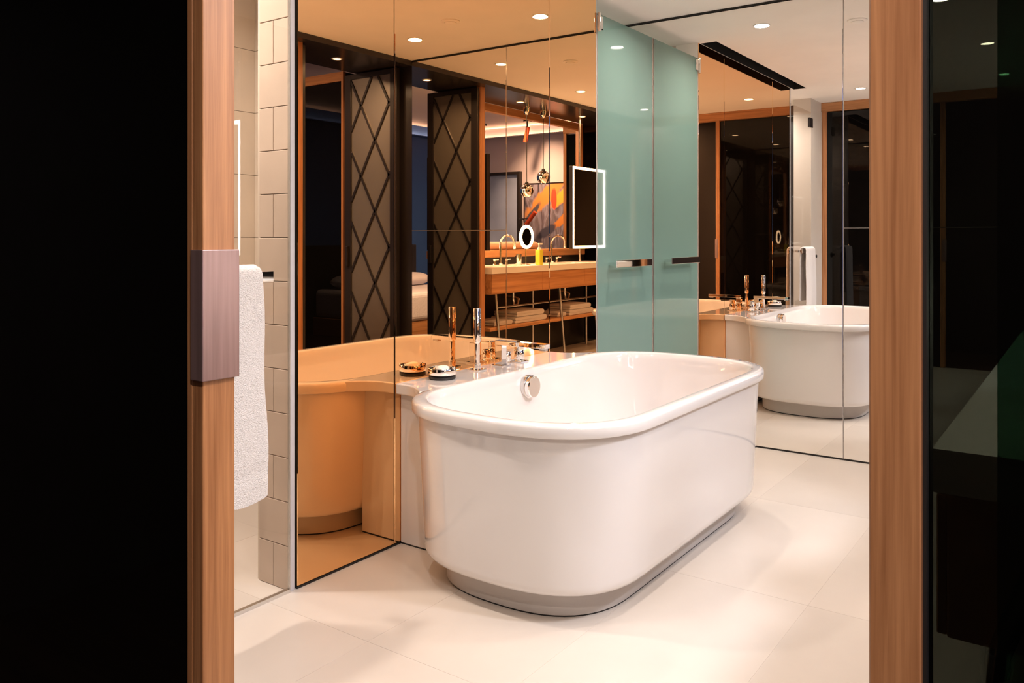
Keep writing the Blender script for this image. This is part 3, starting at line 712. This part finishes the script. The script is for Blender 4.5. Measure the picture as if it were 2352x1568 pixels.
# folded towels on the shelf
def folded_towel(x0, x1, y0, y1, z0, h, label):
    bm = bmesh.new(); r = h / 4; prof = []
    L = x1 - x0
    for i in range(7): a = PI / 2 + PI * i / 6; prof.append((x0 + h / 2 + h / 2 * math.cos(a), z0 + h / 2 + h / 2 * math.sin(a)))
    prof.append((x1 - r, z0))
    for i in range(1, 6): a = -PI / 2 + PI * i / 6; prof.append((x1 - r + r * math.cos(a), z0 + r + r * math.sin(a)))
    prof.append((x1 - r, z0 + h / 2 - 0.001)); prof.append((x0 + h * 0.8, z0 + h / 2)); prof.append((x1 - r - 0.006, z0 + h / 2 + 0.001))
    for i in range(1, 6): a = -PI / 2 + PI * i / 6; prof.append((x1 - r - 0.006 + r * math.cos(a), z0 + h / 2 + r + r * math.sin(a)))
    prof.append((x1 - r - 0.006, z0 + h))
    rows = [[bm.verts.new((x, y, z)) for x, z in prof] for y in (y0, y0 + 0.01, (y0 + y1) / 2, y1 - 0.01, y1)]
    for k_, row in enumerate(rows):
        if k_ in (0, 4):
            for v in row: v.co.z = z0 + h / 2 + (v.co.z - z0 - h / 2) * 0.86
            for v in row: v.co.z -= h * 0.07 * 0
    for A_, B_ in zip(rows, rows[1:]):
        for i in range(len(prof)): j = (i + 1) % len(prof); bm.faces.new((A_[i], A_[j], B_[j], B_[i]))
    bm.faces.new(rows[0]); bm.faces.new(rows[-1])
    tag(mesh('folded_towel', bm, 'towel', smooth=True, origin=((x0 + x1) / 2, (y0 + y1) / 2, z0)), label, 'towel', 'folded towels on the vanity shelf')
SZ = 0.4022
folded_towel(0.70, 1.24, 2.14, 2.42, SZ, 0.056, 'lower folded white towel in the shelf stack by the wood post')
folded_towel(0.73, 1.20, 2.15, 2.41, SZ + 0.0565, 0.052, 'upper folded white towel in the shelf stack by the wood post')
folded_towel(1.25, 1.54, 2.16, 2.40, SZ, 0.044, 'thin folded white towel lying alone near the wood post')
folded_towel(-0.22, 0.28, 2.14, 2.42, SZ, 0.056, 'lower folded white towel in the shelf stack under the lit mirror')
folded_towel(-0.18, 0.25, 2.15, 2.41, SZ + 0.0565, 0.052, 'upper folded white towel in the shelf stack under the lit mirror')
folded_towel(0.29, 0.46, 2.17, 2.40, SZ, 0.044, 'thin folded white towel beside the middle steel leg')

# lit mirrors on poles; the second one is swivelled to face the entrance
LZ0, LZ1, LW = 1.080, 1.960, 0.714
def lit_mirror(label, org, ux, uy, pole):
    """org = lower front corner, (ux, uy) = unit vector along its width, front side is to the right of it"""
    nx_, ny2 = uy, -ux
    t = thing('vanity_mirror', label, 'mirror', (pole[0], pole[1], VZ), 'lit vanity mirrors')
    def slab(bm, a0, a1, d0, d1, z0, z1):
        q = [(org[0] + ux * a - nx_ * d, org[1] + uy * a - ny2 * d) for a, d in ((a0, d0), (a1, d0), (a1, d1), (a0, d1))]
        lo_ = [bm.verts.new((*p, z0)) for p in q]; hi_ = [bm.verts.new((*p, z1)) for p in q]
        bm.faces.new(lo_); bm.faces.new(hi_)
        for k in range(4): bm.faces.new((lo_[k], lo_[(k + 1) % 4], hi_[(k + 1) % 4], hi_[k]))
    bm = bmesh.new(); slab(bm, 0, LW, 0.004, 0.045, LZ0, LZ1); mesh('back_case', bm, 'black_paint', t, bevel=0.003)
    bm = bmesh.new(); slab(bm, 0.03, LW - 0.03, -0.001, 0.0038, LZ0 + 0.03, LZ1 - 0.03); mesh('mirror_glass', bm, 'mirror', t)
    bm = bmesh.new()
    e = 0.003
    slab(bm, e, LW - e, -0.002, 0.0036, LZ1 - 0.03, LZ1 - e); slab(bm, e, LW - e, -0.002, 0.0036, LZ0 + e, LZ0 + 0.03)
    slab(bm, e, 0.03, -0.002, 0.0036, LZ0 + 0.03, LZ1 - 0.03); slab(bm, LW - 0.03, LW - e, -0.002, 0.0036, LZ0 + 0.03, LZ1 - 0.03)
    tag(mesh('light_frame', bm, 'led', t), 'glowing white light frame')
    bm = bmesh.new()
    slab(bm, 0, e - 0.0003, -0.003, 0.0039, LZ0, LZ1); slab(bm, LW - e + 0.0003, LW, -0.003, 0.0039, LZ0, LZ1)
    slab(bm, e, LW - e, -0.003, 0.0039, LZ0, LZ0 + e - 0.0003); slab(bm, e, LW - e, -0.003, 0.0039, LZ1 - e + 0.0003, LZ1)
    mesh('outer_lip', bm, 'black_paint', t)
    tube('pole', [(*pole, VZ), (*pole, SOF)], 0.015, 'steel', t, n=16)
lit_mirror('tall glowing-framed mirror on a pole facing the bathtub', (-0.756, 2.295), 1, 0, (-0.30, 2.357))
lit_mirror('tall glowing-framed mirror beside the wood post, swivelled towards the entrance', (1.470, 2.26 + LW), 0, -1, (1.532, 2.36))

# pendants
def pendant(x, y, zb, label, rr=0.068):
    t = thing('pendant_lamp', label, 'lamp', (x, y, SOF), 'mirrored ball pendants')
    rev('canopy', [(0.034, 0.0), (0.034, -0.060), (0.020, -0.085), (0.006, -0.095)], (x, y, SOF), 'chrome', t, n=24)
    tube('cable', [(x, y, SOF - 0.09), (x, y, zb + rr)], 0.0035, 'rubber', t, n=8)
    prof = [(rr * math.sin(a), rr * math.cos(a)) for a in [PI * i / 18 for i in range(1, 16)]]
    bm = bmesh.new(); add_rev(bm, prof + [(prof[-1][0] - 0.004, prof[-1][1] + 0.001)], (x, y, zb), n=32, caps=False)
    mesh('ball_shade', bm, 'chrome', t, True)
    rev('cap', [(0.018, rr - 0.008), (0.018, rr + 0.012), (0.005, rr + 0.022)], (x, y, zb), 'rubber', t, n=20)
    rev('glow_disc', [(prof[-1][0] - 0.005, prof[-1][1] + 0.004), (prof[-1][0] - 0.006, prof[-1][1] + 0.007)], (x, y, zb), 'led', t, n=24)
pendant(0.74, 2.35, 1.66, 'lower mirrored ball pendant over the vanity, nearer the wood post'); pendant(0.44, 2.35, 1.81, 'higher mirrored ball pendant over the vanity, nearer the lit mirror')

# wood-framed opening behind the vanity and black back panel
t3 = thing('trim_3', 'wood frame around the opening above the vanity to the bedroom', 'trim', (0.5, 2.60, 0), kind='structure')
box('top_rail', -0.73, 1.764, 2.575, 2.63, 2.425, SOF - 0.002, 'woodx', t3, bevel=0.0015, seg=1)
box('jamb', -0.73, -0.665, 2.575, 2.63, 1.09, 2.425, 'wood', t3, bevel=0.0015, seg=1)
box('sill', -0.73, 1.764, 2.545, 2.76, 1.005, 1.075, 'woodx', t3, bevel=0.0015, seg=1)
vb2 = box('wall_vanity_back', -0.73, 1.764, 2.56, 2.62, 0, 1.004, 'black_paint'); tag(vb2, 'black panel behind the vanity', 'wall', kind='structure')
wv = box('wall_vanity_end', -1.03, -0.731, 2.56, 2.66, 0, SOF, 'black_glass'); tag(wv, 'dark panel between the vanity opening and the sliding doors', 'wall', kind='structure')
def bolster(x0, x1, lb):
    prof = [(0.02, x0), (0.034, x0 + 0.006), (0.040, x0 + 0.03), (0.040, x1 - 0.03), (0.034, x1 - 0.006), (0.02, x1)]
    bm = bmesh.new(); add_rev(bm, [(r_, h_) for r_, h_ in prof], (0, 2.70, 1.1155), 'X', 28)
    tag(mesh('bolster', bm, 'salmon', smooth=True, origin=((x0 + x1) / 2, 2.70, 1.0755)), lb, 'cushion')
bolster(0.05, 1.38, 'long salmon bolster cushion on the wood sill behind the vanity')

# ------------------------------------------------------------------ bedroom
wbs = box('wall_bedroom_side', XW - 0.06, XW, 3.0, YBED, 0, BEDC, 'bedwall', origin=(XW, 3, 0)); tag(wbs, 'mauve-grey bedroom wall with a glowing cove at the top', 'wall', kind='structure')
wbb = box('wall_bedroom_back', XW, 3.2, YBED, YBED + 0.06, 0, BEDC, 'blue', origin=(0, YBED, 0)); tag(wbb, 'dark navy blue bedroom wall behind the bed', 'wall', kind='structure')
wbr = box('wall_bedroom_far', 3.16, 3.2, 2.72, YBED, 0, BEDC, 'bedwall', origin=(3.18, 4, 0)); tag(wbr, 'mauve-grey bedroom wall behind the wardrobe', 'wall', kind='structure')
whn = box('wall_hall', XW, XC - 0.02, -0.66, -0.6, 0, BEDC, 'darkwall', origin=(-1.7, -0.63, 0)); tag(whn, 'wall at the end of the hall, darkened to dim reflections', 'wall', kind='structure')
whs = box('wall_hall_side', XW - 0.06, XW, -0.6, 3.0, 0, BEDC, 'darkwall', origin=(XW, 1, 0)); tag(whs, 'wall opposite the sliding doors, darkened to dim reflections', 'wall', kind='structure')
cl = box('glow_strip', XW + 0.002, XW + 0.022, 3.05, YBED - 0.02, BEDC - 0.012, BEDC - 0.001, 'cove', wbs); cl['label'] = 'warm strip of cove light'
# painting
pa = thing('painting', 'abstract painting in orange, red and grey on the bedroom wall', 'painting', (XW, 4.02, 0.99))
box('canvas', XW + 0.012, XW + 0.034, 3.66, 4.39, 1.00, 1.95, 'canvas', pa, origin=(XW + 0.02, 4.02, 1.5))
bm = bmesh.new()
for a in ((3.645, 3.66, 0.985, 1.965), (4.39, 4.405, 0.985, 1.965)): add_box(bm, XW + 0.001, XW + 0.04, *a)
add_box(bm, XW + 0.001, XW + 0.04, 3.66, 4.39, 0.985, 1.0); add_box(bm, XW + 0.001, XW + 0.04, 3.66, 4.39, 1.95, 1.965)
mesh('frame', bm, 'black_paint', pa)
wm = thing('wall_mirror', 'tall dark-framed mirror with a painted pale blue reflection on the bedroom wall', 'mirror', (XW, 4.75, 1.04))
box('glass', XW + 0.010, XW + 0.018, 4.50, 5.06, 1.06, 2.10, 'mirror_blue', wm)
bm = bmesh.new()
for a in ((4.455, 4.50, 1.03, 2.14), (5.06, 5.09, 1.03, 2.14), (4.50, 5.06, 1.03, 1.06), (4.50, 5.06, 2.10, 2.14)): add_box(bm, XW + 0.001, XW + 0.07, *a)
mesh('frame', bm, 'black_paint', wm, bevel=0.004)
def spot(y, label, tilt):
    t = thing('ceiling_spotlight', label, 'spotlight', (XW + 0.45, y, BEDC), 'copper bedroom spotlights')
    box('mount', XW + 0.41, XW + 0.49, y - 0.04, y + 0.04, BEDC - 0.03, BEDC, 'black_paint', t)
    tube('stem', [(XW + 0.45, y, BEDC - 0.03), (XW + 0.45, y, BEDC - 0.12)], 0.007, 'black_paint', t, n=10)
    tube('tube_shade', [(XW + 0.45, y - tilt * 0.2, BEDC - 0.10), (XW + 0.43, y + tilt, BEDC - 0.30)], 0.030, 'red', t, n=18)
spot(4.82, 'copper-red tube spotlight under the bedroom ceiling by the pale blue mirror', 0.03); spot(4.06, 'copper-red tube spotlight under the bedroom ceiling above the painting', 0.05)
rl = thing('reading_lamp', 'copper-red tube wall lamp tilted in front of the painting', 'lamp', (XW + 0.20, 4.43, 1.40))
tube('arm', [(XW, 4.43, 1.46), (XW + 0.12, 4.43, 1.46), (XW + 0.20, 4.30, 1.46), (XW + 0.20, 4.17, 1.46)], 0.007, 'black_paint', rl, n=10)
tube('tube_shade', [(XW + 0.20, 4.10, 1.55), (XW + 0.20, 4.25, 1.38)], 0.030, 'red', rl, n=18)
# bed
bd = thing('bed', 'bed with pale linen against the navy blue wall', 'bed', (-0.2, 4.95, 0))
box('base', -1.15, 0.60, 4.22, 5.62, 0.0, 0.22, 'woodx', bd, bevel=0.01)
box('mattress', -1.13, 0.58, 4.20, 5.62, 0.22, 0.56, 'linen', bd, bevel=0.06, seg=4)
tag(box('headboard', -1.30, 0.75, 5.63, 5.695, 0.0, 1.10, 'black_paint', bevel=0.01), 'dark upholstered headboard against the navy wall', 'headboard')
for i, x in enumerate((-0.70, 0.14)):
    bm = bmesh.new(); bmesh.ops.create_uvsphere(bm, u_segments=24, v_segments=14, radius=1.0)
    for v in bm.verts:
        p = v.co; v.co = Vector((x + 0.36 * math.copysign(abs(p.x) ** 0.55, p.x), 5.30 + 0.22 * math.copysign(abs(p.y) ** 0.6, p.y), 0.648 + 0.088 * math.copysign(abs(p.z) ** 0.9, p.z) * (1 - 0.5 * max(abs(p.x), abs(p.y)) ** 4)))
    tag(mesh('pillow', bm, 'linen', smooth=True, origin=(x, 5.30, 0.56)), ('white pillow on the bed, nearer the side wall' if i == 0 else 'white pillow on the bed, nearer the doorway'), 'pillow', 'pillows on the bed')

# tripod standing under the viewpoint, mirrored in the smoked glass
tp = thing('tripod', 'black tripod standing outside the smoked sliding door', 'tripod', (-1.87, 2.25, 0))
rev('head', [(0.030, 0.96), (0.034, 1.0), (0.028, 1.05), (0.010, 1.06)], (-1.87, 2.25, 0), 'rubber', tp, n=16)
tube('column', [(-1.87, 2.25, 0.55), (-1.87, 2.25, 0.98)], 0.014, 'rubber', tp, n=12)
for ax, ay in ((-1.93, 1.92), (-2.12, 2.45), (-1.62, 2.50)):
    mid = ((-1.87 + ax) / 2, (2.25 + ay) / 2, 0.48)
    lg = tube('leg', [(-1.87, 2.25, 0.96), mid], 0.018, 'rubber', tp, n=12); tube('lower_section', [mid, (ax, ay, 0.0)], 0.013, 'rubber', lg, n=12)
    rev('leg_lock', [(0.022, -0.02), (0.024, 0.0), (0.022, 0.02)], mid, 'rubber', lg, n=14)

# bedroom lamps: added ceiling lamp and uplights, plus a wash on the painting wall
lamp('cove_wash', 'AREA', (XW + 0.05, 4.35, BEDC - 0.014), 5.0, (1.0, 0.80, 0.68), size=0.03, sy=2.5, spread=2.2, target=(XW + 0.02, 4.35, 1.0))
box('added_cove_shelf', XW, XW + 0.10, 3.05, YBED, 2.640, 2.652, 'bedwall', wbs)  # added ledge that hides the uplight strip from below
box('glow_strip', XW + 0.02, XW + 0.05, 3.08, YBED - 0.12, 2.6525, 2.660, 'added_uplight', wbs)  # strip added to throw light onto the bedroom ceiling
box('added_cove_shelf', XW + 0.1, 2.7, YBED - 0.10, YBED, 2.640, 2.652, 'blue', wbb)
box('glow_strip', XW + 0.15, 2.7, YBED - 0.05, YBED - 0.02, 2.6525, 2.660, 'added_uplight', wbb)  # second added uplight, along the back wall
bl = thing('added_ceiling_lamp', 'flat round lamp added out of view to light the bedroom', 'lamp', (0.72, 3.30, BEDC))  # unseen lamp added to light the bedroom
rev('shade', [(0.20, 0.0), (0.20, -0.035), (0.19, -0.04)], (0.72, 3.30, BEDC), 'lens2', bl, n=40)
lamp('lamp', 'AREA', (0.72, 3.30, BEDC - 0.05), 75.0, COOL, bl, size=0.36)
downlight((-1.95, 2.50, BEDC), 'ceiling downlight outside the sliding doors', 32.0, None)
lamp('painting_wash', 'AREA', (XW + 0.75, 4.0, BEDC - 0.05), 12.0, (1.0, 0.90, 0.86), size=0.10, spread=1.5, target=(XW, 4.0, 1.6))
